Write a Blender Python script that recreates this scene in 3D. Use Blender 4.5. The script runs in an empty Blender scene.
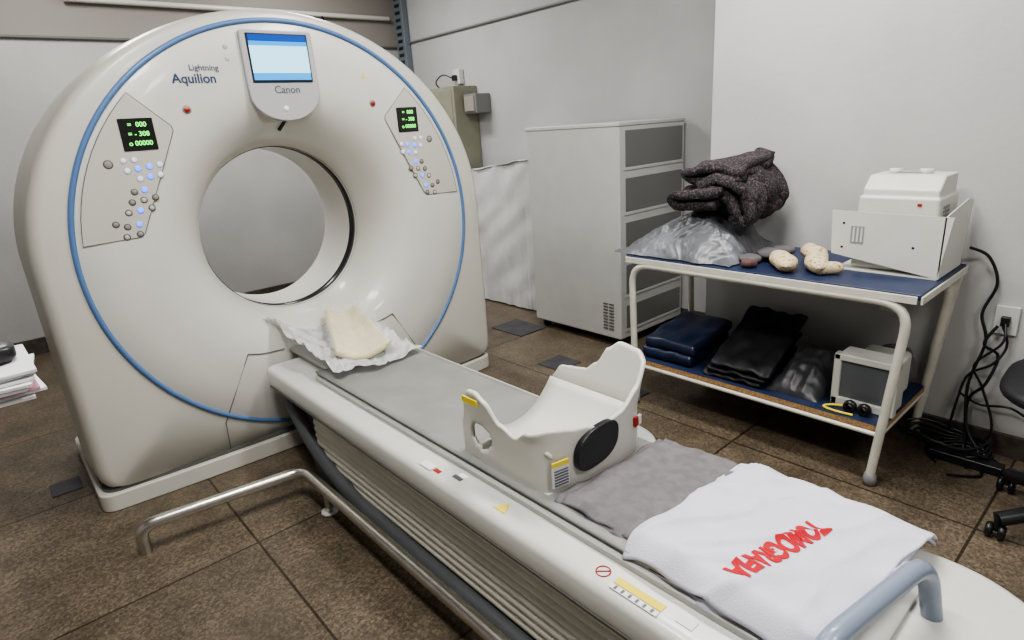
import bpy, bmesh, math, random
from mathutils import Vector, Matrix, noise
random.seed(4)
S=bpy.context.scene
COL=S.collection
S.view_settings.look='AgX - Medium High Contrast'
# ------------------------------------------------------------------ materials
def mat(name,col,rough=.5,metal=0,var=0,vscale=8,bump=0,bscale=60,emit=None,estr=0,alpha=None,trans=0,coat=0,col2=None,ramp=(.4,.6)):
    m=bpy.data.materials.new(name); m.use_nodes=True
    nt=m.node_tree; b=nt.nodes['Principled BSDF']
    b.inputs['Base Color'].default_value=(*col,1); b.inputs['Roughness'].default_value=rough
    b.inputs['Metallic'].default_value=metal
    if coat: b.inputs['Coat Weight'].default_value=coat
    if trans: b.inputs['Transmission Weight'].default_value=trans
    if emit: b.inputs['Emission Color'].default_value=(*emit,1); b.inputs['Emission Strength'].default_value=estr
    if alpha is not None: b.inputs['Alpha'].default_value=alpha
    tc=nt.nodes.new('ShaderNodeTexCoord')
    if var or col2:
        n=nt.nodes.new('ShaderNodeTexNoise'); n.inputs['Scale'].default_value=vscale; n.inputs['Detail'].default_value=6
        nt.links.new(tc.outputs['Object'],n.inputs['Vector'])
        r=nt.nodes.new('ShaderNodeValToRGB'); r.color_ramp.elements[0].position=ramp[0]; r.color_ramp.elements[1].position=ramp[1]
        if col2: r.color_ramp.elements[0].color=(*col,1); r.color_ramp.elements[1].color=(*col2,1)
        else:
            r.color_ramp.elements[0].color=(*[c*(1-var) for c in col],1); r.color_ramp.elements[1].color=(*[min(1,c*(1+var)) for c in col],1)
        nt.links.new(n.outputs['Fac'],r.inputs['Fac']); nt.links.new(r.outputs['Color'],b.inputs['Base Color'])
    if bump:
        n2=nt.nodes.new('ShaderNodeTexNoise'); n2.inputs['Scale'].default_value=bscale; n2.inputs['Detail'].default_value=4
        nt.links.new(tc.outputs['Object'],n2.inputs['Vector'])
        bp=nt.nodes.new('ShaderNodeBump'); bp.inputs['Strength'].default_value=bump; bp.inputs['Distance'].default_value=.01
        nt.links.new(n2.outputs['Fac'],bp.inputs['Height']); nt.links.new(bp.outputs['Normal'],b.inputs['Normal'])
    return m
M={}
M['shell']=mat('gantry_plastic',(.55,.535,.48),.38,var=.02,vscale=3,coat=.15)
M['face']=mat('gantry_face_plastic',(.60,.59,.545),.34,var=.02,vscale=3,coat=.2)
M['panelgrey']=mat('panel_plastic',(.50,.485,.44),.4)
M['bezel']=mat('console_plastic',(.42,.42,.43),.4)
M['blue']=mat('blue_trim',(.10,.19,.38),.35)
M['seam']=mat('seam_dark',(.10,.10,.09),.6)
M['black']=mat('black_plastic',(.010,.010,.012),.35,var=.3)
M['screenblk']=mat('display_black',(.008,.01,.008),.15)
M['green']=mat('green_led',(.1,.8,.1),.4,emit=(.2,1,.15),estr=1.6)
M['btn']=mat('button_white',(.6,.62,.66),.35,emit=(.6,.75,1),estr=.35)
M['btnblue']=mat('button_blue',(.1,.2,.9),.35,emit=(.05,.16,1),estr=2.2)
M['btngrey']=mat('button_grey',(.27,.25,.22),.4)
M['red']=mat('red_button',(.35,.02,.015),.35)
M['scrwhite']=mat('screen_cyan',(.02,.1,.2),.2,emit=(.03,.42,1),estr=1.2)
M['scrpale']=mat('screen_pale',(.1,.2,.3),.2,emit=(.45,.82,1),estr=1.7)
M['scrblue']=mat('screen_blue',(.01,.03,.1),.2,emit=(.01,.10,.6),estr=.8)
M['darkring']=mat('scan_window',(.02,.02,.024),.2)
M['text']=mat('lettering_grey',(.10,.11,.13),.5)
M['textblue']=mat('lettering_blue',(.03,.05,.12),.5)
M['couch']=mat('couch_plastic',(.59,.59,.55),.33,var=.02,coat=.2)
M['pallet']=mat('couch_mat',(.235,.24,.225),.45,var=.08,vscale=5)
M['palrim']=mat('couch_mat_rim',(.42,.42,.40),.4)
M['bellows']=mat('bellows_cream',(.60,.585,.51),.6,var=.04)
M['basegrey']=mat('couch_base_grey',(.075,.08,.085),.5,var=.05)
M['steel']=mat('brushed_steel',(.62,.60,.56),.28,metal=1,var=.05,vscale=20)
M['handle']=mat('handle_bluegrey',(.20,.24,.31),.35,coat=.2)
M['holder']=mat('holder_plastic',(.58,.57,.52),.38,coat=.15)
M['cream']=mat('cream_foam',(.74,.68,.44),.85,var=.05,bump=.2)
M['bagwhite']=mat('clear_plastic_bag',(.72,.73,.74),.18,var=.05,bump=.5,bscale=22,alpha=.6,coat=.6)
M['baggrey']=mat('grey_plastic_bag',(.115,.12,.132),.38,var=.3,vscale=5,bump=.15,bscale=40)
M['bagdark']=mat('dark_plastic_bag',(.04,.04,.045),.38,var=.3,vscale=8,bump=.2,bscale=30)
M['towel']=mat('towel_white',(.60,.60,.69),.95,var=.03,bump=.25,bscale=300)
M['greycloth']=mat('grey_cloth',(.15,.143,.147),.95,var=.10,vscale=30,bump=.3,bscale=250)
M['redink']=mat('red_ink',(.46,.005,.015),.8)
M['yellow']=mat('yellow_label',(.75,.60,.05),.6)
M['white']=mat('white_label',(.7,.7,.7),.6)
M['enamel']=mat('cream_enamel',(.60,.585,.51),.35,var=.06,vscale=12,coat=.2)
M['laminate']=mat('blue_laminate',(.016,.027,.072),.42,var=.15,vscale=6)
M['wood']=mat('particle_board',(.36,.22,.10),.75,var=.25,vscale=90)
M['cab']=mat('cabinet_grey',(.45,.45,.435),.45,var=.02)
M['cabdark']=mat('cabinet_glass',(.15,.15,.145),.3,coat=.3)
M['panelbeige']=mat('electrical_beige',(.22,.215,.165),.5,var=.05)
M['boxgrey']=mat('box_grey',(.17,.17,.17),.5)
M['sheet']=mat('white_sheet',(.56,.56,.56),.9,var=.03)
M['blanket']=mat('speckled_blanket',(.012,.014,.018),.95,vscale=110,col2=(.14,.09,.095),ramp=(.47,.70),bump=.6,bscale=90)
M['navy']=mat('navy_vinyl',(.009,.016,.045),.4,var=.2,bump=.15,bscale=20)
M['blackcloth']=mat('black_cloth',(.007,.007,.009),.6,var=.3)
M['greyfoam']=mat('grey_felt',(.11,.105,.108),.95,var=.1)
M['redfelt']=mat('reddish_felt',(.11,.06,.06),.95)
M['beigepat']=mat('beige_print_fabric',(.62,.51,.33),.9,vscale=70,col2=(.26,.15,.08),ramp=(.54,.66))
M['dev']=mat('device_white',(.59,.59,.54),.4,var=.02)
M['devgrey']=mat('device_grey',(.25,.26,.26),.4)
M['crt']=mat('monitor_glass',(.11,.12,.13),.15,coat=.4)
M['metalplate']=mat('floor_plate',(.045,.045,.05),.55,var=.2)
M['paper']=mat('paper',(.64,.63,.65),.8)
M['pink']=mat('paper_pink',(.55,.30,.36),.8)
M['desk']=mat('desk_laminate',(.25,.2,.15),.5,var=.1)
M['tray']=mat('cable_tray',(.16,.19,.22),.4,metal=.3)
M['lamp']=mat('lamp_diffuser',(.9,.9,.9),.5,emit=(1,.98,.94),estr=6)
M['ltwhite']=mat('plastic_white',(.55,.55,.53),.4)

def wallmat(name,c,c2=None,zsplit=None):
    m=mat(name,c,.85,var=.05,vscale=1.6,bump=.12,bscale=35)
    if c2:
        nt=m.node_tree; b=nt.nodes['Principled BSDF']; src=b.inputs['Base Color'].links[0].from_socket
        g=nt.nodes.new('ShaderNodeNewGeometry'); s=nt.nodes.new('ShaderNodeSeparateXYZ'); gt=nt.nodes.new('ShaderNodeMath'); gt.operation='GREATER_THAN'; gt.inputs[1].default_value=zsplit
        mx=nt.nodes.new('ShaderNodeMix'); mx.data_type='RGBA'
        nt.links.new(g.outputs['Position'],s.inputs[0]); nt.links.new(s.outputs['Z'],gt.inputs[0]); nt.links.new(gt.outputs[0],mx.inputs['Factor'])
        nt.links.new(src,mx.inputs['A']); mx.inputs['B'].default_value=(*c2,1); nt.links.new(mx.outputs['Result'],b.inputs['Base Color'])
    return m
M['wallback']=wallmat('wall_paint_grey',(.37,.37,.365),(.23,.215,.195),2.34)
M['wallfar']=wallmat('wall_paint_grey2',(.39,.39,.39))
M['wallnear']=wallmat('wall_paint_white',(.47,.468,.46))
M['ceil']=mat('ceiling_paint',(.5,.5,.49),.9,var=.02)
M['baseb']=mat('baseboard_stone',(.06,.05,.04),.5,var=.3,vscale=30)

def floormat():
    m=bpy.data.materials.new('terrazzo_floor'); m.use_nodes=True; nt=m.node_tree; b=nt.nodes['Principled BSDF']
    g=nt.nodes.new('ShaderNodeNewGeometry')
    v=nt.nodes.new('ShaderNodeTexVoronoi'); v.inputs['Scale'].default_value=130
    n=nt.nodes.new('ShaderNodeTexNoise'); n.inputs['Scale'].default_value=60; n.inputs['Detail'].default_value=8; n.inputs['Roughness'].default_value=.8
    n3=nt.nodes.new('ShaderNodeTexNoise'); n3.inputs['Scale'].default_value=4.5; n3.inputs['Detail'].default_value=9; n3.inputs['Roughness'].default_value=.72
    for x in (v,n,n3): nt.links.new(g.outputs['Position'],x.inputs['Vector'])
    sp=nt.nodes.new('ShaderNodeSeparateColor'); nt.links.new(v.outputs['Color'],sp.inputs[0])
    add=nt.nodes.new('ShaderNodeMath'); add.operation='ADD'; mul=nt.nodes.new('ShaderNodeMath'); mul.operation='MULTIPLY'; mul.inputs[1].default_value=.30
    nt.links.new(sp.outputs[0],mul.inputs[0]); nt.links.new(mul.outputs[0],add.inputs[0]); nt.links.new(n.outputs['Fac'],add.inputs[1])
    r=nt.nodes.new('ShaderNodeValToRGB'); e=r.color_ramp.elements
    e[0].position=.40; e[0].color=(.052,.040,.028,1); e[1].position=.95; e[1].color=(.21,.172,.124,1)
    k=e.new(.66); k.color=(.118,.093,.065,1)
    nt.links.new(add.outputs[0],r.inputs['Fac'])
    r3=nt.nodes.new('ShaderNodeValToRGB'); r3.color_ramp.elements[0].position=.32; r3.color_ramp.elements[0].color=(.58,.57,.55,1); r3.color_ramp.elements[1].position=.68; r3.color_ramp.elements[1].color=(1.25,1.24,1.22,1)
    nt.links.new(n3.outputs['Fac'],r3.inputs['Fac'])
    m1=nt.nodes.new('ShaderNodeMix'); m1.data_type='RGBA'; m1.blend_type='MULTIPLY'; m1.inputs['Factor'].default_value=1
    nt.links.new(r.outputs['Color'],m1.inputs['A']); nt.links.new(r3.outputs['Color'],m1.inputs['B'])
    br=nt.nodes.new('ShaderNodeTexBrick'); br.offset=0; br.inputs['Scale'].default_value=1; br.inputs['Brick Width'].default_value=.95; br.inputs['Row Height'].default_value=.95
    br.inputs['Mortar Size'].default_value=.005; br.inputs['Color1'].default_value=(1.05,1.05,1.05,1); br.inputs['Color2'].default_value=(.84,.84,.84,1); br.inputs['Mortar'].default_value=(.25,.22,.19,1)
    mp=nt.nodes.new('ShaderNodeVectorMath'); mp.operation='ADD'; mp.inputs[1].default_value=(.44,.62,0)
    nt.links.new(g.outputs['Position'],mp.inputs[0]); nt.links.new(mp.outputs[0],br.inputs['Vector'])
    m2=nt.nodes.new('ShaderNodeMix'); m2.data_type='RGBA'; m2.blend_type='MULTIPLY'; m2.inputs['Factor'].default_value=1
    nt.links.new(m1.outputs['Result'],m2.inputs['A']); nt.links.new(br.outputs['Color'],m2.inputs['B'])
    nt.links.new(m2.outputs['Result'],b.inputs['Base Color'])
    b.inputs['Roughness'].default_value=.40
    bp=nt.nodes.new('ShaderNodeBump'); bp.inputs['Strength'].default_value=.08; bp.inputs['Distance'].default_value=.003
    nt.links.new(n3.outputs['Fac'],bp.inputs['Height']); nt.links.new(bp.outputs['Normal'],b.inputs['Normal'])
    return m
M['floor']=floormat()

# ------------------------------------------------------------------ helpers
def empty(name,loc=(0,0,0)):
    e=bpy.data.objects.new(name,None); e.location=loc; e.empty_display_size=.1; COL.objects.link(e); return e
def par(o,p):
    if p: o.parent=p; o.matrix_parent_inverse=Matrix.Translation(p.location).inverted()
def mk(name,vs,fs,m,parent=None,smooth=True,bev=0,seg=3,solid=0,sub=0,offset=0):
    me=bpy.data.meshes.new(name); c=Vector((0,0,0))
    for v in vs: c+=Vector(v)
    c/=max(1,len(vs))
    me.from_pydata([Vector(v)-c for v in vs],[],fs); me.materials.append(M[m])
    bm=bmesh.new(); bm.from_mesh(me)
    if not solid: bmesh.ops.recalc_face_normals(bm,faces=bm.faces)
    for f in bm.faces: f.smooth=smooth
    bm.to_mesh(me); bm.free()
    o=bpy.data.objects.new(name,me); o.location=c; COL.objects.link(o); par(o,parent)
    if solid: q=o.modifiers.new('s','SOLIDIFY'); q.thickness=solid; q.offset=offset
    if bev: q=o.modifiers.new('b','BEVEL'); q.width=bev; q.segments=seg; q.limit_method='ANGLE'; q.angle_limit=math.radians(35); q.harden_normals=True
    if sub: q=o.modifiers.new('u','SUBSURF'); q.levels=sub; q.render_levels=sub
    return o
def box(name,lo,hi,m,parent=None,bev=.005,rot=0,taper=0,rx=0,ry=0):
    cx,cy,cz=[(a+b)/2 for a,b in zip(lo,hi)]; hx,hy,hz=[(b-a)/2 for a,b in zip(lo,hi)]
    R=Matrix.Rotation(rot,3,'Z')@Matrix.Rotation(ry,3,'Y')@Matrix.Rotation(rx,3,'X')
    vs=[]
    for z in(-1,1):
        t=1-taper if z>0 else 1
        for x,y in((-1,-1),(1,-1),(1,1),(-1,1)):
            vs.append(R@Vector((x*hx*t,y*hy*t,z*hz))+Vector((cx,cy,cz)))
    fs=[(3,2,1,0),(4,5,6,7),(0,1,5,4),(1,2,6,5),(2,3,7,6),(3,0,4,7)]
    return mk(name,vs,fs,m,parent,smooth=bool(bev),bev=bev)
def fillet(pts,r,n=6,cyc=False):
    P=[Vector(p) for p in pts]; out=[]; L=len(P)
    for i,p in enumerate(P):
        if not cyc and i in(0,L-1): out.append(p); continue
        a=P[i-1]; b=P[(i+1)%L]; da=(a-p); db=(b-p); rr=min(r,da.length*.49,db.length*.49)
        s=p+da.normalized()*rr; e=p+db.normalized()*rr
        for k in range(n+1):
            t=k/n; out.append((1-t)**2*s+2*t*(1-t)*p+t*t*e)
    return out
def tube(name,pts,r,m,parent=None,fr=0,cyc=False,res=6):
    P=fillet(pts,fr,6,cyc) if fr else [Vector(p) for p in pts]
    cu=bpy.data.curves.new(name,'CURVE'); cu.dimensions='3D'; cu.bevel_depth=r; cu.bevel_resolution=res//2+1; cu.use_fill_caps=True
    c=sum(P,Vector())/len(P)
    s=cu.splines.new('POLY'); s.points.add(len(P)-1)
    for i,p in enumerate(P): s.points[i].co=(*(p-c),1)
    s.use_cyclic_u=cyc; s.use_smooth=True; cu.materials.append(M[m])
    o=bpy.data.objects.new(name,cu); o.location=c; COL.objects.link(o); par(o,parent)
    return o
def spline(name,pts,r,m,parent=None):
    P=[Vector(p) for p in pts]; out=[]
    for i in range(len(P)-1):
        p0=P[max(0,i-1)];p1=P[i];p2=P[i+1];p3=P[min(len(P)-1,i+2)]
        for k in range(8):
            t=k/8; out.append(.5*((2*p1)+(p2-p0)*t+(2*p0-5*p1+4*p2-p3)*t*t+(3*p1-p0-3*p2+p3)*t**3))
    out.append(P[-1]); return tube(name,out,r,m,parent)
def prism(name,poly,plane,d0,d1,m,parent=None,bev=0,smooth=False):
    def P(a,b,d):
        return {'xz':(a,d,b),'yz':(d,a,b),'xy':(a,b,d)}[plane]
    n=len(poly); vs=[P(a,b,d0) for a,b in poly]+[P(a,b,d1) for a,b in poly]
    fs=[tuple(range(n)),tuple(range(2*n-1,n-1,-1))]+[(i,(i+1)%n,n+(i+1)%n,n+i) for i in range(n)]
    return mk(name,vs,fs,m,parent,smooth=bool(bev) or smooth,bev=bev)
def surf(name,fn,nu,nv,m,parent=None,solid=0,sub=0,offset=0,closeu=False):
    vs=[fn(i/nu,j/nv) for i in range(nu+(0 if closeu else 1)) for j in range(nv+1)]
    N=nu if closeu else nu+1
    fs=[]
    for i in range(nu):
        for j in range(nv):
            a=i*(nv+1)+j; b=((i+1)%N)*(nv+1)+j
            fs.append((a,b,b+1,a+1))
    return mk(name,vs,fs,m,parent,solid=solid,sub=sub,offset=offset)
def lathe(name,prof,c,m,parent=None,n=128,axis='y'):
    vs=[];fs=[]
    for i in range(n):
        t=2*math.pi*i/n
        for r,d in prof:
            if axis=='y': vs.append((c[0]+r*math.cos(t),c[1]+d,c[2]+r*math.sin(t)))
            elif axis=='z': vs.append((c[0]+r*math.cos(t),c[1]+r*math.sin(t),c[2]+d))
            else: vs.append((c[0]+d,c[1]+r*math.cos(t),c[2]+r*math.sin(t)))
    k=len(prof)
    for i in range(n):
        for j in range(k-1):
            a=i*k+j; b=((i+1)%n)*k+j; fs.append((a,b,b+1,a+1))
    return mk(name,vs,fs,m,parent)
def disc(name,c,r,d,axis,m,parent=None,n=24):
    return lathe(name,[(0.0001,0),(r*.85,0),(r,d*.3),(r,d),(0.0001,d)],c,m,parent,n,axis)
def btn(name,x,y,z,r,d,m,parent):
    return lathe(name,[(r,0),(r,-d*.6),(r*.85,-d),(0.0001,-d)],(x,y,z),m,parent,18,'y')
def rrect(x0,x1,y0,y1,rs,n=10):
    out=[]
    for (cx,cy,r,a0) in ((x0+rs[0],y0+rs[0],rs[0],180),(x1-rs[1],y0+rs[1],rs[1],270),(x1-rs[2],y1-rs[2],rs[2],0),(x0+rs[3],y1-rs[3],rs[3],90)):
        for k in range(n+1):
            a=math.radians(a0+90*k/n); out.append((cx+r*math.cos(a),cy+r*math.sin(a)))
    return out
def loftz(name,rect,rs,levels,m,parent=None,n=10):
    vs=[];fs=[];x0,x1,y0,y1=rect
    for z,i in levels:
        for p in rrect(x0+i,x1-i,y0+i,y1-i,[max(.002,r-i) for r in rs],n): vs.append((p[0],p[1],z))
    k=4*(n+1)
    for l in range(len(levels)-1):
        for j in range(k):
            a=l*k+j;b=l*k+(j+1)%k; fs.append((a,b,b+k,a+k))
    fs.append(tuple(range(k))[::-1]); fs.append(tuple(range((len(levels)-1)*k,len(levels)*k)))
    o=mk(name,vs,fs,m,parent)
    q=o.modifiers.new('e','EDGE_SPLIT'); q.split_angle=math.radians(50)
    return o
def blob(name,c,s,m,parent=None,amp=.15,freq=6,rot=0,p=2.5,sub=4,rx=0,flat=None,seed=0,ry=0):
    bm=bmesh.new(); bmesh.ops.create_icosphere(bm,subdivisions=sub,radius=1)
    R=Matrix.Rotation(rot,3,'Z')@Matrix.Rotation(rx,3,'X')@Matrix.Rotation(ry,3,'Y')
    for v in bm.verts:
        d=v.co.normalized(); k=(abs(d.x)**p+abs(d.y)**p+abs(d.z)**p)**(-1/p)
        w=d*k
        q=Vector((w.x*s[0],w.y*s[1],w.z*s[2]))
        nn=noise.noise(q*freq+Vector((seed,seed*2,0)))+.5*noise.noise(q*freq*2.3+Vector((seed,5,0)))
        q*= 1+amp*nn
        q=R@q
        if flat is not None and q.z+c[2]<flat: q.z=flat-c[2]+.0005
        v.co=q
    me=bpy.data.meshes.new(name); 
    for f in bm.faces: f.smooth=True
    bm.to_mesh(me); bm.free(); me.materials.append(M[m])
    o=bpy.data.objects.new(name,me); o.location=c; COL.objects.link(o); par(o,parent); return o
def text(name,s,loc,size,m,parent,rot=(math.pi/2,0,0),ext=.0006,align='CENTER',shear=0,sx=1,off=0):
    cu=bpy.data.curves.new(name,'FONT'); cu.body=s; cu.size=size; cu.extrude=ext; cu.align_x=align; cu.align_y='CENTER'; cu.shear=shear; cu.offset=off
    cu.materials.append(M[m]); o=bpy.data.objects.new(name,cu); o.location=loc; o.rotation_euler=rot; o.scale=(sx,1,1); COL.objects.link(o); par(o,parent); return o

# ------------------------------------------------------------------ camera
r=Vector((.7447,-.6640,-.0665)); up=Vector((.2518,.1874,.9495)); bk=Vector((-.6180,-.7239,.3068)).normalized()
r=(r-bk*r.dot(bk)).normalized(); up=bk.cross(r)
cam=bpy.data.cameras.new('camera'); co=bpy.data.objects.new('camera',cam); COL.objects.link(co)
mw=Matrix((( r.x,up.x,bk.x,0),(r.y,up.y,bk.y,0),(r.z,up.z,bk.z,1.5),(0,0,0,1))); co.matrix_world=mw
cam.sensor_width=36; cam.lens=605/1024*36; cam.clip_start=.02; S.camera=co

# ------------------------------------------------------------------ room
H=3.2
box('floor',(-2,-2.6,-.1),(3.95,6.15,0),'floor',bev=0)
box('ceiling',(-2,-2.6,H),(3.95,6.15,H+.1),'ceil',bev=0)
box('wall_back',(-2,6.0,0),(3.95,6.15,H),'wallback',bev=0)
box('wall_right_far',(3.8,1.83,0),(3.95,6.0,H),'wallfar',bev=0)
box('wall_right_near',(3.06,-2.6,0),(3.95,1.83,H),'wallnear',bev=0)
box('wall_left',(-2.15,-2.6,0),(-2,6.15,H),'wallback',bev=0)
box('wall_front',(-2,-2.75,0),(3.95,-2.6,H),'wallnear',bev=0)
box('baseboard_back',(-2,5.98,0),(3.8,6.0,.13),'baseb',bev=0)
box('baseboard_right_near',(3.04,-2.6,0),(3.06,1.83,.1),'baseb',bev=0)
box('baseboard_right_far',(3.78,1.83,0),(3.8,5.98,.1),'baseb',bev=0)
tube('trim_1',[(-2,5.985,2.35),(3.78,5.985,2.35)],.012,'seam')
tube('trim_2',[(3.785,5.98,2.37),(3.785,1.85,2.37)],.010,'boxgrey')
tube('conduit_pipe',[(.9,5.96,2.62),(3.70,5.96,2.62)],.022,'panelgrey')
spline('hanging_cable',[(2.95,5.95,2.62),(3.02,5.95,2.5),(3.1,5.94,2.44),(3.12,5.94,2.36)],.008,'black')
e=empty('perforated_cable_tray',(3.76,5.80,2.2))
box('channel',(3.725,5.74,1.4),(3.79,5.90,3.19),'tray',e,bev=.004)
for i in range(26):
    box('slot_%d'%i,(3.721,5.78,1.45+i*.066),(3.7252,5.86,1.480+i*.066),'black',e,bev=0)

# ------------------------------------------------------------------ lights
def fix(x,y,w,l,pw):
    e=empty('ceiling_light',(x,y,H-.03))
    box('housing',(x-w/2-.03,y-l/2-.03,H-.07),(x+w/2+.03,y+l/2+.03,H-.001),'ltwhite',e)
    box('diffuser',(x-w/2,y-l/2,H-.078),(x+w/2,y+l/2,H-.07),'lamp',e,bev=0)
    L=bpy.data.lights.new('lamp','AREA'); L.shape='RECTANGLE'; L.size=w; L.size_y=l; L.energy=pw; L.color=(1,.98,.95)
    o=bpy.data.objects.new('lamp',L); o.location=(x,y,H-.09); COL.objects.link(o); par(o,e)
fix(.3,1.2,.35,1.2,56); fix(2.0,1.3,.35,1.2,66); fix(.6,4.7,.35,1.2,42); fix(2.4,4.7,.35,1.2,48); fix(.9,-1.2,.35,1.2,42)
W=bpy.data.worlds.new('world'); S.world=W; W.use_nodes=True; W.node_tree.nodes['Background'].inputs[0].default_value=(.8,.85,.9,1); W.node_tree.nodes['Background'].inputs[1].default_value=.15

# ------------------------------------------------------------------ gantry
CX,FY,CZ,KZ=1.212,2.92,1.055,1.09
g=empty('ct_scanner_gantry',(CX,3.35,0))
RR=.970
HW,BT,BB=1.105,1.013,.965
def outl(t,ins):
    c,s=abs(math.cos(t)),abs(math.sin(t))
    a=HW-ins
    if math.sin(t)>=0: b=BT-ins*.6; n=2.0
    else: b=BB-ins*.1; n=34
    R=((c/a)**n+(s/b)**n)**(-1/n)
    return (CX+R*math.cos(t),CZ+R*math.sin(t))
N=420; vs=[];fs=[]
sl=[(FY+.004,None)]+[(FY+.006,.05),(FY+.012,.032),(FY+.028,.014),(FY+.06,.004),(FY+.10,0),(FY+.3,-.010),(FY+.55,-.005),(FY+.70,.01),(FY+.78,.03),(FY+.83,.07),(FY+.85,.14)]
sl.append((FY+.85,'in'))
for y,i in sl:
    for k in range(N):
        t=2*math.pi*k/N
        if i is None: vs.append((CX+(RR-.003)*math.cos(t),y,CZ+(RR-.003)*math.sin(t)))
        elif i=='in': vs.append((CX+.5*math.cos(t),y,CZ+.5*math.sin(t)))
        else:
            x,z=outl(t,i)
            if z<CZ and (x-CX)**2+(z-CZ)**2<RR**2: z=CZ-math.sqrt(max(0,RR**2-(x-CX)**2))
            vs.append((x,y,z))
for l in range(len(sl)-1):
    for k in range(N):
        a=l*N+k;b=l*N+(k+1)%N; fs.append((a,b,b+N,a+N))
mk('outer_shell',vs,fs,'shell',g)
prof=[(RR-.018,.002),(RR-.021,0),(.82,-.004),(.72,-.003),(.66,.003),(.61,.016),(.57,.036),(.53,.066),(.49,.11),(.46,.165),(.438,.23),(.426,.29),(.420,.33)]
lathe('front_face_funnel',prof,(CX,FY,CZ),'face',g,160)
BR=.420
lathe('scan_window_ring',[(BR,.31),(BR+.006,.315),(BR+.006,.395),(BR,.40)],(CX,FY,CZ),'darkring',g,128)
lathe('bore_tunnel',[(BR,.40),(BR-.002,.42),(BR-.002,.70),(BR+.02,.77),(.5,.85)],(CX,FY,CZ),'face',g,128)
lathe('blue_ring',[(RR-.022,.004),(RR-.021,-.004),(RR-.011,-.011),(RR-.001,-.004),(RR+.001,.008)],(CX,FY,CZ),'blue',g,200)
def pwp(x,y):
    if y<FY+.2: y-= .05*max(0,1-((x-CX)/1.05)**2)*min(1,(FY+.2-y)/.2)
    return (x,y)
def plinth(name,ins,z0,z1,m):
    P=rrect(CX-1.118+ins,CX+1.085-ins,FY-.002+ins,FY+.85-ins,(.06,.06,.06,.06),10)
    Q=[]
    for i,p in enumerate(P):
        q=P[(i+1)%len(P)]; L=math.dist(p,q); n=max(1,int(L/.06))
        for k in range(n): Q.append((p[0]+(q[0]-p[0])*k/n,p[1]+(q[1]-p[1])*k/n))
    Q=[pwp(x,y) for x,y in Q]
    return prism(name,Q,'xy',z0,z1,m,g,bev=.006 if m=='shell' else 0)
plinth('plinth',0,0,.080,'shell'); plinth('plinth_gap',.022,.075,.094,'seam')
ys=FY-.004
def seam(n,pts,r=.0022): tube(n,pts,r,'seam',g)
for sg in(-1,1):
    seam('access_seam_%d'%sg,[(CX+sg*.40,ys+.003,.535),(CX+sg*.545,ys+.001,.27),(CX+sg*.565,ys-.001,.235),(CX+sg*.57,ys+.0,.095)])
    spline('access_top_seam_%d'%sg,[(CX+sg*.40,ys+.003,.535),(CX+sg*.33,ys+.010,.515),(CX+sg*.22,ys+.020,.505)],.0022,'seam',g)
for sg in(-1,1):
    pts=[]
    for k in range(13):
        a=math.radians(134+(174-134)*k/12); pts.append((.928*math.cos(a),.928*math.sin(a)))
    pts+=[(-.72,.102),(-.70,.115),(-.505,.515),(-.51,.535)]
    poly=[(CX-x,CZ+z) if sg>0 else (CX+x,CZ+z) for x,z in pts]
    nm='left' if sg<0 else 'right'
    prism('control_panel_'+nm,poly,'xz',FY-.0055,FY+.004,'panelgrey',g,bev=.002)
    tube('control_panel_edge_'+nm,[(a,FY-.005,b) for a,b in poly],.0016,'seam',g,cyc=True)
    dx0=CX-.70 if sg<0 else CX+.578
    box('led_display_'+nm,(dx0,FY-.010,1.50),(dx0+.125,FY-.004,1.625),'screenblk',g,bev=.003)
    for r_,(s_) in enumerate(['=  000','= - 308','o 00000']):
        text('led_digits_%s_%d'%(nm,r_),s_,(dx0+.065,FY-.011,1.600-r_*.036),.026,'green',g,off=.0003)
    lay=[(-.175,1.455,'btngrey',.015),(-.125,1.465,'btn',.010),(-.09,1.465,'btn',.010),(-.12,1.425,'btn',.011),(-.085,1.43,'btnblue',.011),(-.045,1.435,'btnblue',.011),(-.01,1.44,'btn',.011),
         (-.085,1.39,'btn',.011),(-.05,1.395,'btnblue',.011),(-.015,1.40,'btn',.011),(-.115,1.34,'btngrey',.011),(-.08,1.345,'btnblue',.011),(-.13,1.30,'btngrey',.011),(-.09,1.305,'btngrey',.011),(-.05,1.31,'btngrey',.011),
         (-.15,1.26,'btngrey',.011),(-.11,1.265,'btnblue',.011),(-.07,1.27,'btngrey',.011),(-.165,1.205,'btngrey',.011),(-.125,1.21,'btnblue',.011),(-.13,1.17,'btngrey',.011),(-.175,1.165,'btngrey',.011),(-.20,1.22,'btngrey',.011)]
    for k,(bx,bz,bm_,br) in enumerate(lay):
        x=CX-.575+bx*1.1 if sg<0 else CX+.575-bx*1.1
        btn('button_rim_%s_%d'%(nm,k),x,FY-.0045,bz,br+.003,.0022,'seam' if bm_=='btngrey' else 'bezel',g)
        btn('button_%s_%d'%(nm,k),x,FY-.006,bz,br-.002 if bm_=='btngrey' else br,.0028,'panelgrey' if bm_=='btngrey' and k%2 else bm_,g)
    x=CX-.435 if sg<0 else CX+.445
    btn('stop_button_rim_'+nm,x,FY-.001,1.65,.018,.005,'btngrey',g)
    btn('stop_button_'+nm,x,FY-.006,1.65,.011,.006,'red',g)
hw=.165
pts=[(-hw,.872),(-hw+.01,.880),(hw-.01,.880),(hw,.872),(hw,.66)]
for k in range(1,12):
    a=math.pi*k/12; pts.append((hw*math.cos(a),.62-.125*math.sin(a)))
pts.append((-hw,.66))
QX=CX-.005
prism('console_bezel',[(QX+a,KZ+b) for a,b in pts],'xz',FY-.022,FY+.03,'bezel',g,bev=.006)
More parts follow.
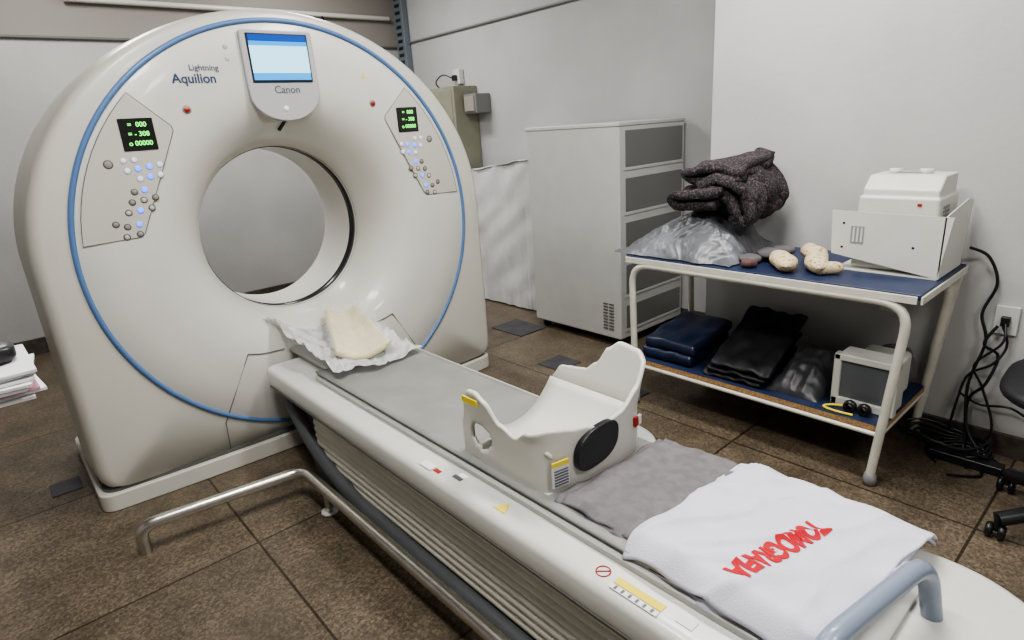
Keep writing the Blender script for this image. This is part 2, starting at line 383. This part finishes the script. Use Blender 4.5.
box('console_screen_frame',(QX-.139,FY-.027,KZ+.662),(QX+.139,FY-.02,KZ+.866),'black',g,bev=.003)
SH=[(.672,.702,'scrwhite'),(.702,.815,'scrpale'),(.815,.833,'scrwhite'),(.833,.860,'scrblue')]
for i,(a,b_,mm) in enumerate(SH): box('console_screen_%d'%i,(QX-.132,FY-.029,KZ+a),(QX+.132,FY-.0265,KZ+b_-.0002),mm,g,bev=0)
text('console_lettering','Canon',(QX+.01,FY-.023,KZ+.63),.045,'text',g,off=.0005)
btn('console_led',QX-.01,FY-.022,KZ+.55,.012,.004,'btn',g)
text('model_lettering_1','Lightning',(CX-.335,FY-.005,KZ+.724),.033,'textblue',g,off=.0003)
text('model_lettering_2','Aquilion',(CX-.380,FY-.005,KZ+.681),.052,'textblue',g,off=.0012)
for i in range(2): btn('indicator_%d'%i,CX-.23,FY-.002,1.90-.05*i,.011,.003,'bezel',g)
prism('warning_triangle',[(CX+.40,1.77),(CX+.425,1.77),(CX+.4125,1.795)],'xz',FY-.006,FY-.003,'yellow',g)
spline('laser_slot',[(CX+.022,FY+.012,CZ+.615),(CX+.010,FY+.045,CZ+.555),(CX-.018,FY+.10,CZ+.495)],.009,'black',g)

# ------------------------------------------------------------------ couch
t=empty('patient_table',(1.17,1.4,0))
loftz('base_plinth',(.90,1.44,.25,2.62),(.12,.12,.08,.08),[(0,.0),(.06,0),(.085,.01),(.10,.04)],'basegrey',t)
lv=[(.085,.035)]
for i in range(8):
    z=.095+i*.032; lv+=[(z,.020),(z+.006,.012),(z+.017,.008),(z+.027,.012)]
lv+=[(.352,.035)]
loftz('bellows',(.875,1.465,.35,2.5),(.1,.1,.08,.08),lv,'bellows',t)
for sx,nm in((-1,''),(1,'_2')):
    X=lambda v:1.17+sx*(1.17-v)
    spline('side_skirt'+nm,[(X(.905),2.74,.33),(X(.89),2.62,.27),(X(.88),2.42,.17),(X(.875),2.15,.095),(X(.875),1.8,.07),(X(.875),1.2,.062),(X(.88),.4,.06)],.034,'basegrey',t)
loftz('table_frame',(.85,1.50,-.03,2.86),(.27,.27,.05,.05),[(.335,.06),(.355,.02),(.375,.004),(.40,0),(.452,.0),(.465,.006),(.473,.018),(.476,.03)],'couch',t,14)
loftz('table_end_housing',(.90,1.49,-.02,.6),(.26,.26,.02,.02),[(.10,.10),(.15,.04),(.22,0),(.36,0)],'couch',t,14)
for x in(.848,1.502):
    box('side_groove',(x-.002,.3,.386),(x+.002,2.8,.394),'seam',t,bev=0)
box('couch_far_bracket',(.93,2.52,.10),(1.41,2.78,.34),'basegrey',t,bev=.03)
loftz('pallet_rim',(.945,1.425,.25,2.50),(.1,.1,.03,.03),[(.47,.012),(.478,0),(.492,0),(.497,.006)],'palrim',t)
surf('pallet_mat',lambda u,v:(.955+.46*u,.33+2.16*v,.4995+.012*(2*u-1)**2),16,24,'pallet',t,solid=.008)
box('pallet_end_tongue',(1.02,2.45,.478),(1.36,2.98,.50),'palrim',t,bev=.01)
def lab(n,x,y,w,l,m,z=.4772,rot=0): return box(n,(x-w/2,y-l/2,z),(x+w/2,y+l/2,z+.0012),m,t,bev=0,rot=rot)
lab('label_1',.885,1.50,.03,.06,'white'); lab('label_2',.885,1.45,.015,.03,'red'); lab('label_3',.905,1.37,.015,.04,'text')
prism('label_warning',[(.885,1.175),(.925,1.15),(.885,1.125)],'xy',.4772,.4785,'yellow',t)
lab('label_4',.900,.68,.022,.13,'yellow'); lab('label_5',.878,.68,.016,.13,'white'); lab('label_6',.905,.56,.03,.04,'white')
for k in range(6): lab('label_5_line_%d'%k,.878,.63+.02*k,.011,.006,'text',z=.4785)
lathe('label_prohibit',[(.016,0),(.019,0),(.019,.001),(.016,.001)],(.90,.785,.4775),'red',t,24,'z')
tube('label_prohibit_bar',[(.888,.797,.478),(.912,.773,.478)],.0015,'red',t)
lab('label_7',1.46,1.02,.03,.08,'yellow')
tube('grab_handle',[(.885,.30,.47),(.885,.295,.615),(1.25,.235,.615),(1.27,.215,.47)],.020,'handle',t,fr=.13,res=10)
box('black_pad',(.955,.32,.498),(1.43,.70,.518),'blackcloth',t,bev=.008)
rl=empty('steel_floor_rail',(.7,1.6,0))
tube('rail',[(.17,2.50,.0),(.17,2.49,.125),(.79,2.40,.125),(.80,.1,.125)],.023,'steel',rl,fr=.07,res=10)
tube('rail_foot',[(.80,2.20,.0),(.80,2.20,.12)],.015,'steel',rl); disc('rail_foot_pad',(.80,2.20,0),.035,.012,'z','ltwhite',rl)
tube('rail_foot_2',[(.80,.4,.0),(.80,.4,.12)],.015,'steel',rl)

# head holder
hh=empty('head_holder',(1.19,1.22,.5))
path=fillet([(1.0,1.44,0),(.985,1.30,0),(.985,1.07,0),(1.395,1.045,0),(1.40,1.25,0),(1.39,1.42,0)],.06,8)
seg=[0]
for i in range(1,len(path)): seg.append(seg[-1]+(path[i]-path[i-1]).length)
def pat(s):
    d=s*seg[-1]
    for i in range(1,len(path)):
        if d<=seg[i]+1e-9:
            k=(d-seg[i-1])/max(1e-9,seg[i]-seg[i-1]); return path[i-1].lerp(path[i],k)
    return path[-1]
keys=[(0,.62),(.03,.70),(.065,.75),(.10,.755),(.135,.735),(.18,.675),(.24,.655),(.29,.69),(.345,.705),(.42,.685),(.50,.665),(.58,.675),(.63,.72),(.67,.785),(.71,.805),(.77,.812),(.81,.785),(.84,.73),(.88,.70),(.93,.695),(.97,.69),(1,.65)]
def zt(s):
    for i in range(1,len(keys)):
        if s<=keys[i][0]:
            k=(s-keys[i-1][0])/(keys[i][0]-keys[i-1][0]); k=k*k*(3-2*k); return keys[i-1][1]*(1-k)+keys[i][1]*k
    return keys[-1][1]
def hs(u,v):
    p=pat(u); z=.505+(zt(u)-.505)*v
    fl=max(0,z-.66)
    x=p.x+(fl*.35 if p.x>1.3 else 0)-(fl*.2 if p.x<1.05 else 0)
    bul=math.sin(math.pi*min(1,max(0,(p.x-.985)/.41)))*.025 if p.y<1.09 else 0
    return (x,p.y-bul,z)
nu,nv=130,22
vs=[hs(i/nu,j/nv) for i in range(nu+1) for j in range(nv+1)]; fs=[]
for i in range(nu):
    for j in range(nv):
        a=i*(nv+1)+j; b=a+nv+1; c=[(vs[a][k]+vs[b+1][k])/2 for k in range(3)]
        if c[0]<1.01 and ((c[1]-1.335)/.055)**2+((c[2]-.60)/.045)**2<1: continue
        fs.append((a,b,b+1,a+1))
mk('cradle_shell',vs,fs,'holder',hh,solid=.013)
surf('cradle_trough',lambda u,v:(1.0+.385*u,1.06+.37*v,.53+.11*abs(2*u-1)**2.2),20,6,'holder',hh,solid=.01)
el=[]
for a in range(40):
    th=a*math.pi/20; c_,s_=math.cos(th),math.sin(th); el.append((1.165+.088*math.copysign(abs(c_)**.75,c_)+.01*s_,.612+.060*math.copysign(abs(s_)**.8,s_)+.006*c_))
prism('dark_window',el,'xz',1.018,1.04,'black',hh,bev=.004)
box('holder_label',(1.0,1.040,.535),(1.055,1.046,.60),'white',hh,bev=0,rot=-.20); box('holder_label_top',(1.0,1.0390,.60),(1.055,1.0450,.614),'yellow',hh,bev=0,rot=-.20)
for k in range(6): box('holder_label_line_%d'%k,(1.004,1.0370,.541+k*.009),(1.05,1.0405,.544+k*.009),'text',hh,bev=0,rot=-.20)
box('holder_label_side',(.957,1.31,.715),(.962,1.38,.735),'yellow',hh,bev=0)
box('holder_label_red',(1.335,1.022,.60),(1.35,1.03,.63),'red',hh,bev=0,rot=.1)
box('holder_label_red_2',(1.355,1.025,.60),(1.37,1.033,.63),'white',hh,bev=0,rot=.1)
box('holder_foot',(.99,1.06,.498),(1.39,1.44,.512),'holder',hh,bev=.004)
surf('holder_lip',lambda u,v:(1.395+.085*v*math.sin(math.pi*u)**.5,1.0+.26*u,.505+.004*v),20,6,'palrim',hh,solid=.012)

# wrapped head rest
wr=empty('wrapped_head_rest_pillow',(1.2,2.75,.5))
def bagf(u,v):
    x=.975+.42*u+.06*v*(u-.2); y=2.30+.76*v
    z=.512+(.12 if u<.5 else .06)*abs(2*u-1)**1.5*(.35+.75*v)+.01*v
    q=Vector((x*9,y*7,0)); rd=1-2*abs(noise.noise(Vector((x*8+y*5,y*7,5))))
    z+=.026*noise.noise(q)+.018*noise.noise(q*2.9)+.022*max(0,rd)**3
    x+=.035*noise.noise(Vector((y*8,u*3,2))); y+=.05*noise.noise(Vector((x*9,v*3,7)))
    return (x,y,max(z,.507))
surf('plastic_wrap',bagf,60,80,'bagwhite',wr,solid=.002,offset=1)
def foam(u,v):
    w=.25-.10*v; x=1.03+.24*v+w*u; y=2.42+.60*v-.06*u
    return (x,y,.545+.05*abs(2*u-1)**1.8+.035*v+.006*noise.noise(Vector((u*5,v*6,0))))
surf('foam_pad',foam,18,24,'cream',wr,solid=.034,sub=1)
M['film']=mat('thin_film',(.85,.86,.87),.12,alpha=.18,coat=.7,bump=.5,bscale=25)
def bag2(u,v):
    x,y,z=foam(u*1.14-.07,v*1.06-.03); return (x,y,z+.022+.022*abs(noise.noise(Vector((u*7,v*14,0)))))
surf('plastic_film',bag2,36,48,'film',wr)

# cloths
gc=empty('folded_grey_cloth',(1.2,.8,.5))
def gcl(k):
    def f(u,v):
        x=.985+.455*u+.012*noise.noise(Vector((v*4,k,0))); y=.50+.53*v-.02*u+.015*noise.noise(Vector((u*4,k,3)))
        z=.516+.012*k+.010*noise.noise(Vector((x*10,y*14,k)))+.005*noise.noise(Vector((x*30,y*25,k)))
        if u<.05: z-=.012*(1-u/.05)
        if k==1: y-=.02; x+=.006
        return (x,y,z)
    return f
for k in(0,1): surf('cloth_layer_%d'%k,gcl(k),60,60,'greycloth',gc,solid=.009)
tw=empty('printed_white_towel',(1.24,.5,.55))
def tz(x,y,k):
    a=noise.noise(Vector((x*5,y*7,k))); rd=1-abs(noise.noise(Vector((x*5+3,y*8+x*5,k*3+1))))*2.6
    return .530+.011*k+.008*a+.011*max(0,rd)**2+.0035*noise.noise(Vector((x*19,y*15,k)))
def twl(k):
    def f(u,v):
        x=.955+.565*u; y=.29+.46*v
        x+=.016*noise.noise(Vector((v*3,k*4,0)))+ (.010*k if k<2 else -.008); y+=.022*noise.noise(Vector((u*3,k*4,3)))-.03*(u-.5)
        z=tz(x,y,k)
        if u<.09: z-=.045*((.09-u)/.09)**1.5
        if u>.86: z-=.06*((u-.86)/.14)**1.3
        if v>.93: z-=.014*((v-.93)/.07)
        return (x,y,z)
    return f
for k in(0,1,2): surf('towel_layer_%d'%k,twl(k),90,80,'towel',tw,solid=.006)
cu=bpy.data.curves.new('red_print_c','FONT'); cu.body='TOMOGRAFIA'; cu.size=.074; cu.align_x='CENTER'; cu.align_y='CENTER'; cu.offset=.0040
to=bpy.data.objects.new('red_print_c',cu); COL.objects.link(to)
bpy.context.view_layer.update()
me=bpy.data.meshes.new_from_object(to.evaluated_get(bpy.context.evaluated_depsgraph_get())); bpy.data.objects.remove(to)
bm=bmesh.new(); bm.from_mesh(me); bmesh.ops.triangulate(bm,faces=bm.faces)
for _ in range(3): bmesh.ops.subdivide_edges(bm,edges=[e_ for e_ in bm.edges if e_.calc_length()>.006],cuts=1); bmesh.ops.triangulate(bm,faces=bm.faces)
ang=math.pi-.20; cc=Vector((1.155,.490,0))
for v in bm.verts:
    x=v.co.x*.62; y=v.co.y
    X_=cc.x+x*math.cos(ang)-y*math.sin(ang); Y_=cc.y+x*math.sin(ang)+y*math.cos(ang)
    v.co=Vector((X_,Y_,tz(X_,Y_,2)+.0050))
bmesh.ops.recalc_face_normals(bm,faces=bm.faces)
bm.to_mesh(me); bm.free(); me.materials.clear(); me.materials.append(M['redink'])
o=bpy.data.objects.new('red_print',me); COL.objects.link(o); par(o,tw)

# ------------------------------------------------------------------ cabinet
c=empty('equipment_cabinet',(3.35,2.8,0))
x0,x1,y0,y1=3.05,3.76,2.45,3.28
box('body',(x0,y0,.06),(x1,y1,1.455),'cab',c,bev=.012)
box('top_cap',(x0-.004,y0-.004,1.445),(x1+.004,y1+.004,1.47),'cab',c,bev=.006)
for i,(a,b) in enumerate(((1.20,1.42),(.92,1.13),(.64,.85),(.37,.57),(.13,.29))):
    box('door_panel_%d'%i,(x0+.06,y0-.003,a),(x1-.03,y0+.003,b),'cabdark',c,bev=.002)
    box('door_panel_frame_%d'%i,(x0+.045,y0-.004,a-.022),(x1-.02,y0-.001,a-.004),'cab',c,bev=.002)
for k in range(9):
    for j in range(2): box('side_vent_%d_%d'%(k,j),(x0-.003,y0+.06+j*.05,.12+k*.022),(x0+.001,y0+.10+j*.05,.13+k*.022),'seam',c,bev=0)
for x in(x0+.06,x1-.06):
    for y in(y0+.06,y1-.06): lathe('caster',[(.001,-.015),(.03,-.015),(.03,.015),(.001,.015)],(x,y,.03),'black',c,20,'x')

sc=empty('sheet_covered_rack',(3.45,4.0,0))
box('rack_core',(3.36,3.58,.03),(3.70,4.52,1.10),'boxgrey',sc,bev=.02)
SP=fillet([(3.72,3.46,0),(3.30,3.46,0),(3.28,4.62,0)],.06,8); SL=[0]
for i in range(1,len(SP)): SL.append(SL[-1]+(SP[i]-SP[i-1]).length)
def shf(u,v):
    d=u*SL[-1]; p=SP[-1]
    for i in range(1,len(SP)):
        if d<=SL[i]+1e-9: p=SP[i-1].lerp(SP[i],(d-SL[i-1])/max(1e-9,SL[i]-SL[i-1])); break
    top=1.25-.12*max(0,(p.y-3.46))+.012*noise.noise(Vector((u*9,0,0)))
    w=(.018*noise.noise(Vector((u*22,v*1.2,0)))+.010*noise.noise(Vector((u*50,v*1.8,4))))*(.35+.65*(1-v))+.014*noise.noise(Vector((u*8+v*6,v*5,2)))
    return (p.x-w-.01,p.y-w*.6-.01,.012+(top-.012)*v)
surf('sheet_front',shf,160,30,'sheet',sc)
surf('sheet_top',lambda u,v:(3.27+.45*u,3.45+1.17*v,1.245-.14*v+.012*noise.noise(Vector((u*5,v*8,0)))),14,24,'sheet',sc,solid=.004)

ep=empty('fuse_panel',(3.65,4.9,1.5))
box('enclosure',(3.52,4.72,1.05),(3.795,5.24,1.87),'panelbeige',ep,bev=.008); box('door',(3.512,4.75,1.08),(3.522,5.21,1.84),'panelbeige',ep,bev=.004)
box('door_lock',(3.505,4.79,1.45),(3.513,4.82,1.52),'black',ep)
sw=empty('switch_box',(3.7,4.62,1.75))
box('switch_body',(3.62,4.53,1.62),(3.795,4.71,1.79),'boxgrey',sw,bev=.01); box('switch_cover',(3.608,4.55,1.64),(3.62,4.69,1.77),'btngrey',sw,bev=.004)
so=empty('wall_socket',(3.78,4.94,2.0))
box('socket_plate',(3.74,4.90,1.90),(3.795,5.0,2.03),'ltwhite',so,bev=.006); box('plug',(3.70,4.93,1.93),(3.74,4.97,1.98),'black',so,bev=.006)
spline('socket_cable',[(3.70,4.95,1.95),(3.66,5.05,1.99),(3.68,5.2,1.94),(3.74,5.23,1.88)],.006,'black',so)

# ------------------------------------------------------------------ cart
ct=empty('two_tier_cart',(2.75,1.25,0))
X0,X1,Y0,Y1=2.47,3.0,.64,1.90
def leg(n,x):
    tube(n,[(x,Y0+.06,.05),(x,Y0+.0,.778),(x,Y1-.0,.778),(x,Y1-.02,.05)],.0175,'enamel',ct,fr=.11,res=10)
leg('front_frame_tube',X0-.01); leg('back_frame_tube',X1-.0)
for x in(X0-.01,X1):
    for y in(Y0+.06,Y1-.02): lathe('foot_cap',[(.001,0),(.024,0),(.026,.02),(.022,.05),(.001,.052)],(x,y,0),'boxgrey',ct,20,'z')
box('top_shelf',(X0-.02,Y0-.03,.800),(X1+.03,Y1+.03,.822),'laminate',ct,bev=.004)
box('top_apron_front',(X0-.026,Y0-.02,.785),(X0-.018,Y1+.03,.815),'enamel',ct,bev=.002)
box('top_apron_end',(X0-.02,Y0-.038,.785),(X1+.03,Y0-.030,.815),'enamel',ct,bev=.002)
box('bottom_shelf_board',(X0,Y0+.04,.235),(X1,Y1-.02,.258),'wood',ct,bev=.001)
box('bottom_shelf_top',(X0,Y0+.04,.2585),(X1,Y1-.02,.262),'laminate',ct,bev=.001)
for y in(Y0+.05,Y1-.03): tube('cross_bar',[(X0,y,.225),(X1,y,.225)],.012,'enamel',ct)
tube('long_bar',[(X0,Y0+.05,.222),(X0,Y1-.02,.222)],.010,'enamel',ct)
prism('back_leg_brace',[(Y0-.03,.79),(Y0+.01,.79),(Y0+.07,.10),(Y0+.04,.10)],'yz',X1+.0,X1+.012,'enamel',ct)

b=empty('plastic_wrapped_apron',(2.72,1.6,.83))
def bg(u,v):
    x=2.46+.50*u; y=1.36+.66*v
    e_=min(1,min(u,1-u)*3.2)*min(1,min(v*3.2,(1-v)*1.9)); e_=e_**.75
    def rg(a,b2,s): return max(0,1-3*abs(noise.noise(Vector((a,b2,s)))))**1.5
    z=.828+e_*(.185+.05*u-.07*v*(1-u)) + e_*(.030*noise.noise(Vector((x*5,y*5,0)))+.018*rg(x*6+y*3,y*5-x*2,3)+.010*rg(x*14,y*11+x*6,7)+.005*rg(x*30-y*8,y*24,2))
    x+=.03*noise.noise(Vector((v*6,1,u*3)))+.008*noise.noise(Vector((v*22,1,u*8))); y+=.05*noise.noise(Vector((u*6,7,v*3)))+.010*noise.noise(Vector((u*22,7,v*8)))
    return (x,y,max(z,.8265))
surf('wrapped_bundle',bg,130,140,'baggrey',b)
def fold(name,pl,x0,x1,th,m,parent,amp=.01,slant=0,fr=.05,seed=0,zs=0):
    P=fillet([(0,a,z) for a,z in pl],fr,8)
    def f(u,v):
        k=u*(len(P)-1); i=min(int(k),len(P)-2); p=P[i].lerp(P[i+1],k-i)
        x=x0+(x1-x0)*v; n1=noise.noise(Vector((x*7+seed,p.y*7,p.z*7))); n2=noise.noise(Vector((x*18,p.y*18+seed,p.z*18)))
        return (x+.035*noise.noise(Vector((p.z*9,p.y*6,1+seed))),p.y+slant*v+amp*n2,p.z+zs*v+amp*1.6*n1+amp*.6*n2)
    return surf(name,f,len(P)*3,36,m,parent,solid=th)
bl=empty('folded_speckled_blanket',(2.82,1.55,1.1))
fold('blanket_drape',[(1.62,1.155),(1.50,1.205),(1.42,1.185),(1.365,1.10),(1.375,1.03),(1.43,1.015),(1.42,1.07),(1.45,1.13),(1.52,1.15),(1.60,1.11)],2.60,2.97,.050,'blanket',bl,.028,0,.04,2,.02)
blob('blanket_core',(2.80,1.47,1.11),(.16,.085,.07),'blanket',bl,.2,9,p=3)
fold('blanket_lower_fold',[(1.50,1.10),(1.70,1.07),(1.75,1.095),(1.70,1.125),(1.48,1.14)],2.55,2.92,.040,'blanket',bl,.022,0,.03,5)
fold('blanket_upper_fold',[(1.41,1.225),(1.50,1.22),(1.66,1.190),(1.715,1.215),(1.67,1.245),(1.52,1.262),(1.41,1.248)],2.62,2.95,.036,'blanket',bl,.022,.0,.03,9,.02)
f=empty('grey_felt_pads',(2.6,1.3,.84))
for i,(x,y,s_,m_) in enumerate([(2.60,1.34,.045,'greyfoam'),(2.68,1.28,.05,'greyfoam'),(2.52,1.30,.032,'redfelt'),(2.78,1.27,.045,'greyfoam'),(2.76,1.34,.05,'greyfoam')]):
    blob('pad_%d'%i,(x,y,.843+.016*(i%2)),(s_,s_*1.1,.02),m_,f,.25,14,flat=.823,seed=i)
p=empty('printed_sandbags',(2.6,1.05,.85))
def sandbag(i,x,y,z,rt,L,Wd,Ht):
    def f_(u,v):
        s_=2*u-1; w=(1-abs(s_)**3.2)**.55*(1-.28*math.exp(-((abs(s_)-.80)/.10)**2)); w=max(w,.02)
        th=2*math.pi*v
        lx=L*s_; ly=Wd*w*math.cos(th)+.012*math.sin(s_*2.4+i); lz=Ht*w*math.sin(th)
        k=1+.10*noise.noise(Vector((lx*22,ly*22,lz*22+i)))
        ly*=k; lz*=k; zz=max(z+lz,.8235)
        return (x+lx*math.cos(rt)-ly*math.sin(rt),y+lx*math.sin(rt)+ly*math.cos(rt),zz)
    surf('sandbag_%d'%i,f_,36,28,'beigepat',p)
sandbag(0,2.58,1.175,.858,.45,.120,.048,.036)
sandbag(1,2.63,1.045,.858,.30,.125,.046,.036)
sandbag(2,2.76,1.12,.868,.9,.090,.042,.034)
sandbag(3,2.58,.985,.848,-.35,.065,.032,.026)
d=empty('benchtop_device_in_bracket',(2.83,.8,.83))
prism('bracket_front',[(.628,.827),(1.02,.89),(1.03,1.07),(.60,1.065)],'yz',2.685,2.690,'dev',d)
prism('bracket_end',[(2.685,.827),(2.98,.827),(3.04,1.09),(2.96,1.10),(2.685,1.065)],'xz',.623,.628,'dev',d)
box('bracket_floor',(2.685,.628,.823),(2.98,1.0,.829),'dev',d,bev=0)
for i,(y,z) in enumerate(((.72,.94),(.98,.92),(.98,1.02))): disc('bracket_hole_%d'%i,(2.685,y,z),.005,-.001,'x','black',d,12)
box('bracket_slot',(2.683,.90,.94),(2.6855,.95,1.01),'devgrey',d,bev=0)
for y in(.905,.92,.935): box('bracket_slot_bar',(2.682,y,.945),(2.684,y+.007,1.005),'dev',d,bev=0)
box('device_body',(2.72,.655,.83),(2.975,.955,1.13),'dev',d,bev=.014,taper=.04)
prism('device_lid',[(2.74,1.12),(2.96,1.12),(2.955,1.205),(2.80,1.205),(2.742,1.155)],'xz',.67,.94,'dev',d,bev=.008)
box('device_handle',(2.86,.76,1.20),(2.91,.87,1.217),'devgrey',d,bev=.006)
for y in(.76,.87): disc('device_knob',(2.88,y,1.205),.024,.018,'z','dev',d)
for i in range(3):
    for j in range(4): box('key_%d_%d'%(i,j),(2.77+i*.028,.657,1.03+j*.017),(2.788+i*.028,.668,1.042+j*.017),'devgrey',d,bev=0)
box('device_port',(2.722,.72,1.095),(2.728,.735,1.105),'red',d,bev=0)
n=empty('navy_folded_apron',(2.65,1.7,.26))
for i in range(2): 
    surf('navy_layer_%d'%i,lambda u,v,i=i:(2.50+.38*u+.01*i,1.57+.30*v-.01*i,.290+.060*i+.05*u+.016*noise.noise(Vector((u*4,v*4,i)))),16,16,'navy',n,solid=.058,sub=1)
k_=empty('black_folded_apron',(2.65,1.4,.26))
for i in range(3):
    surf('black_layer_%d'%i,lambda u,v,i=i:(2.49+.45*u,1.20+.30*v+.03*u-.02*i,.272+.030*i+.17*u*(.3+.35*i)+.022*noise.noise(Vector((u*5,v*5,i)))),20,20,'blackcloth',k_,solid=.020,sub=1)
q=empty('grey_wrapped_bundle',(2.72,1.05,.26))
def qb(u,v):
    x=2.52+.38*u; y=.95+.24*v
    e_=(min(1,min(u,1-u)*3.5)*min(1,min(v,1-v)*3.5))**.6
    z=.2635+e_*(.10+.06*u+.02*noise.noise(Vector((x*8,y*8,0)))+.02*max(0,1-3*abs(noise.noise(Vector((x*9,y*12,3)))))+.008*noise.noise(Vector((x*30,y*30,0))))
    return (x,y+.02*noise.noise(Vector((u*5,v*2,3))),z)
surf('bundle',qb,60,50,'bagdark',q)
mo=empty('small_crt_monitor',(2.7,.78,.26))
box('monitor_frame_top',(2.56,.675,.465),(2.60,.92,.495),'dev',mo,bev=.006); box('monitor_frame_bottom',(2.56,.69,.262),(2.60,.92,.300),'dev',mo,bev=.006)
box('monitor_frame_left',(2.56,.89,.262),(2.60,.92,.495),'dev',mo,bev=.006); box('monitor_frame_right',(2.56,.675,.262),(2.60,.71,.495),'dev',mo,bev=.006)
box('monitor_screen',(2.572,.705,.295),(2.59,.895,.47),'crt',mo,bev=.004); box('monitor_body',(2.595,.685,.265),(2.70,.913,.488),'dev',mo,bev=.01)
box('monitor_rear',(2.70,.71,.28),(2.86,.885,.46),'dev',mo,bev=.02)
gg=empty('protective_goggles',(2.53,.8,.27))
for y in(.77,.825): lathe('goggle_cup',[(.012,0),(.024,0),(.026,.02),(.020,.03),(.012,.03)],(2.51,y,.289),'black',gg,20,'x')
spline('goggle_strap',[(2.53,.85,.28),(2.53,.90,.270),(2.50,.92,.268),(2.485,.87,.268),(2.49,.80,.268)],.005,'yellow',gg)
dk=empty('dark_cloth_bag',(2.9,.78,.3)); blob('bag',(2.93,.79,.36),(.055,.08,.097),'greyfoam',dk,.2,8,flat=.2625)

for i,(y,z) in enumerate(((.45,.60),(.88,.62),(1.05,.66))):
    o_=empty('wall_outlet',(3.05,y,z)); box('plate',(3.045,y-.04,z-.06),(3.059,y+.04,z+.06),'ltwhite',o_,bev=.003); box('plug',(3.02,y-.015,z-.02),(3.045,y+.015,z+.02),'ltwhite' if i else 'black',o_,bev=.004)
cb=empty('power_cables',(3.0,.5,.3))
spline('cable_1',[(2.99,.60,.90),(3.03,.54,.86),(3.04,.50,.75),(3.03,.53,.62),(3.02,.50,.5),(3.0,.53,.3),(2.96,.5,.05),(2.85,.5,.01)],.006,'black',cb)
spline('cable_2',[(3.03,.45,.60),(2.99,.44,.52),(3.0,.52,.40),(3.01,.48,.30),(2.98,.42,.14),(2.95,.46,.01),(2.8,.40,.01),(2.72,.5,.01)],.005,'black',cb)
spline('cable_3',[(3.02,.46,.60),(3.03,.43,.5),(3.0,.46,.42),(3.02,.54,.34),(2.99,.56,.2),(3.0,.58,.03),(2.9,.62,.01),(2.8,.56,.01)],.005,'black',cb)
spline('cable_4',[(3.0,.55,.26),(3.02,.48,.22),(3.01,.38,.24),(3.02,.3,.2),(3.02,.2,.18)],.005,'black',cb)
spline('cable_5',[(3.02,.47,.58),(3.0,.50,.5),(3.02,.45,.45),(2.99,.47,.33),(3.01,.52,.24),(2.97,.50,.12),(2.9,.42,.02),(2.83,.46,.01)],.006,'black',cb)
for i in range(7):
    c0=(2.92,.46+.02*i)
    tube('cable_loop_%d'%i,[(c0[0]+(.06+.012*i)*math.cos(t_*math.pi/12)*.7,c0[1]+(.09+.012*i)*math.sin(t_*math.pi/12),.014+.012*i+.012*math.sin(t_*.8+i)) for t_ in range(24)],.0055,'black',cb,cyc=True)
box('power_strip',(2.84,.34,0),(2.90,.60,.04),'black',cb,bev=.006)

ch=empty('swivel_chair',(2.6,.06,0))
cx,cy=2.60,.05
for i in range(5):
    a=math.radians(60+72*i); ex,ey=cx+.30*math.cos(a),cy+.30*math.sin(a)
    tube('base_arm_%d'%i,[(cx,cy,.13),(cx+.15*math.cos(a),cy+.15*math.sin(a),.11),(ex,ey,.075)],.026,'black',ch)
    for s_ in(-1,1): lathe('caster_%d_%d'%(i,s_),[(.001,-.010),(.024,-.010),(.028,0),(.024,.010),(.001,.010)],(ex,ey+s_*.018,.028),'black',ch,18,'y')
    tube('caster_stem_%d'%i,[(ex,ey,.03),(ex,ey,.085)],.010,'black',ch)
tube('gas_column',[(cx,cy,.11),(cx,cy,.48)],.028,'black',ch)
blob('seat',(cx,cy,.535),(.28,.31,.04),'blackcloth',ch,.03,3,p=3)
blob('backrest',(cx+.31,cy-.10,.86),(.035,.20,.20),'blackcloth',ch,.03,3,p=3); tube('back_support',[(cx+.1,cy,.50),(cx+.30,cy-.06,.52),(cx+.32,cy-.09,.8)],.015,'black',ch,fr=.06)

for i,(x,y,w,l) in enumerate([(2.60,2.60,.20,.20),(2.92,3.35,.26,.34),(2.45,2.0,.30,.22),(.0,3.35,.12,.14)]):
    box('floor_cover_plate',(x-w/2,y-l/2,0),(x+w/2,y+l/2,.006),'metalplate',bev=.002)

dd=empty('side_desk',(-.55,1.7,0))
box('desk_top',(-1.05,1.2,.97),(-.25,2.2,1.005),'desk',dd,bev=.004)
for x in(-1.02,-.45):
    for y in(1.44,2.16): box('desk_leg',(x-.02,y-.02,0),(x+.02,y+.02,.97),'boxgrey',dd,bev=.003)
pp=empty('paper_stack',(-.15,1.8,1.0))
for i in range(8):
    box('sheet_stack_%d'%i,(-.36+.003*(i%3),1.60,1.006+i*.008),(.0+.006*((i*5)%3),1.86,1.012+i*.008),'pink' if i==2 else 'paper',pp,bev=0,rot=.10*math.sin(i*1.3))
blob('stapler_case',(-.10,1.74,1.090),(.09,.05,.022),'black',pp,.05,4,p=4)
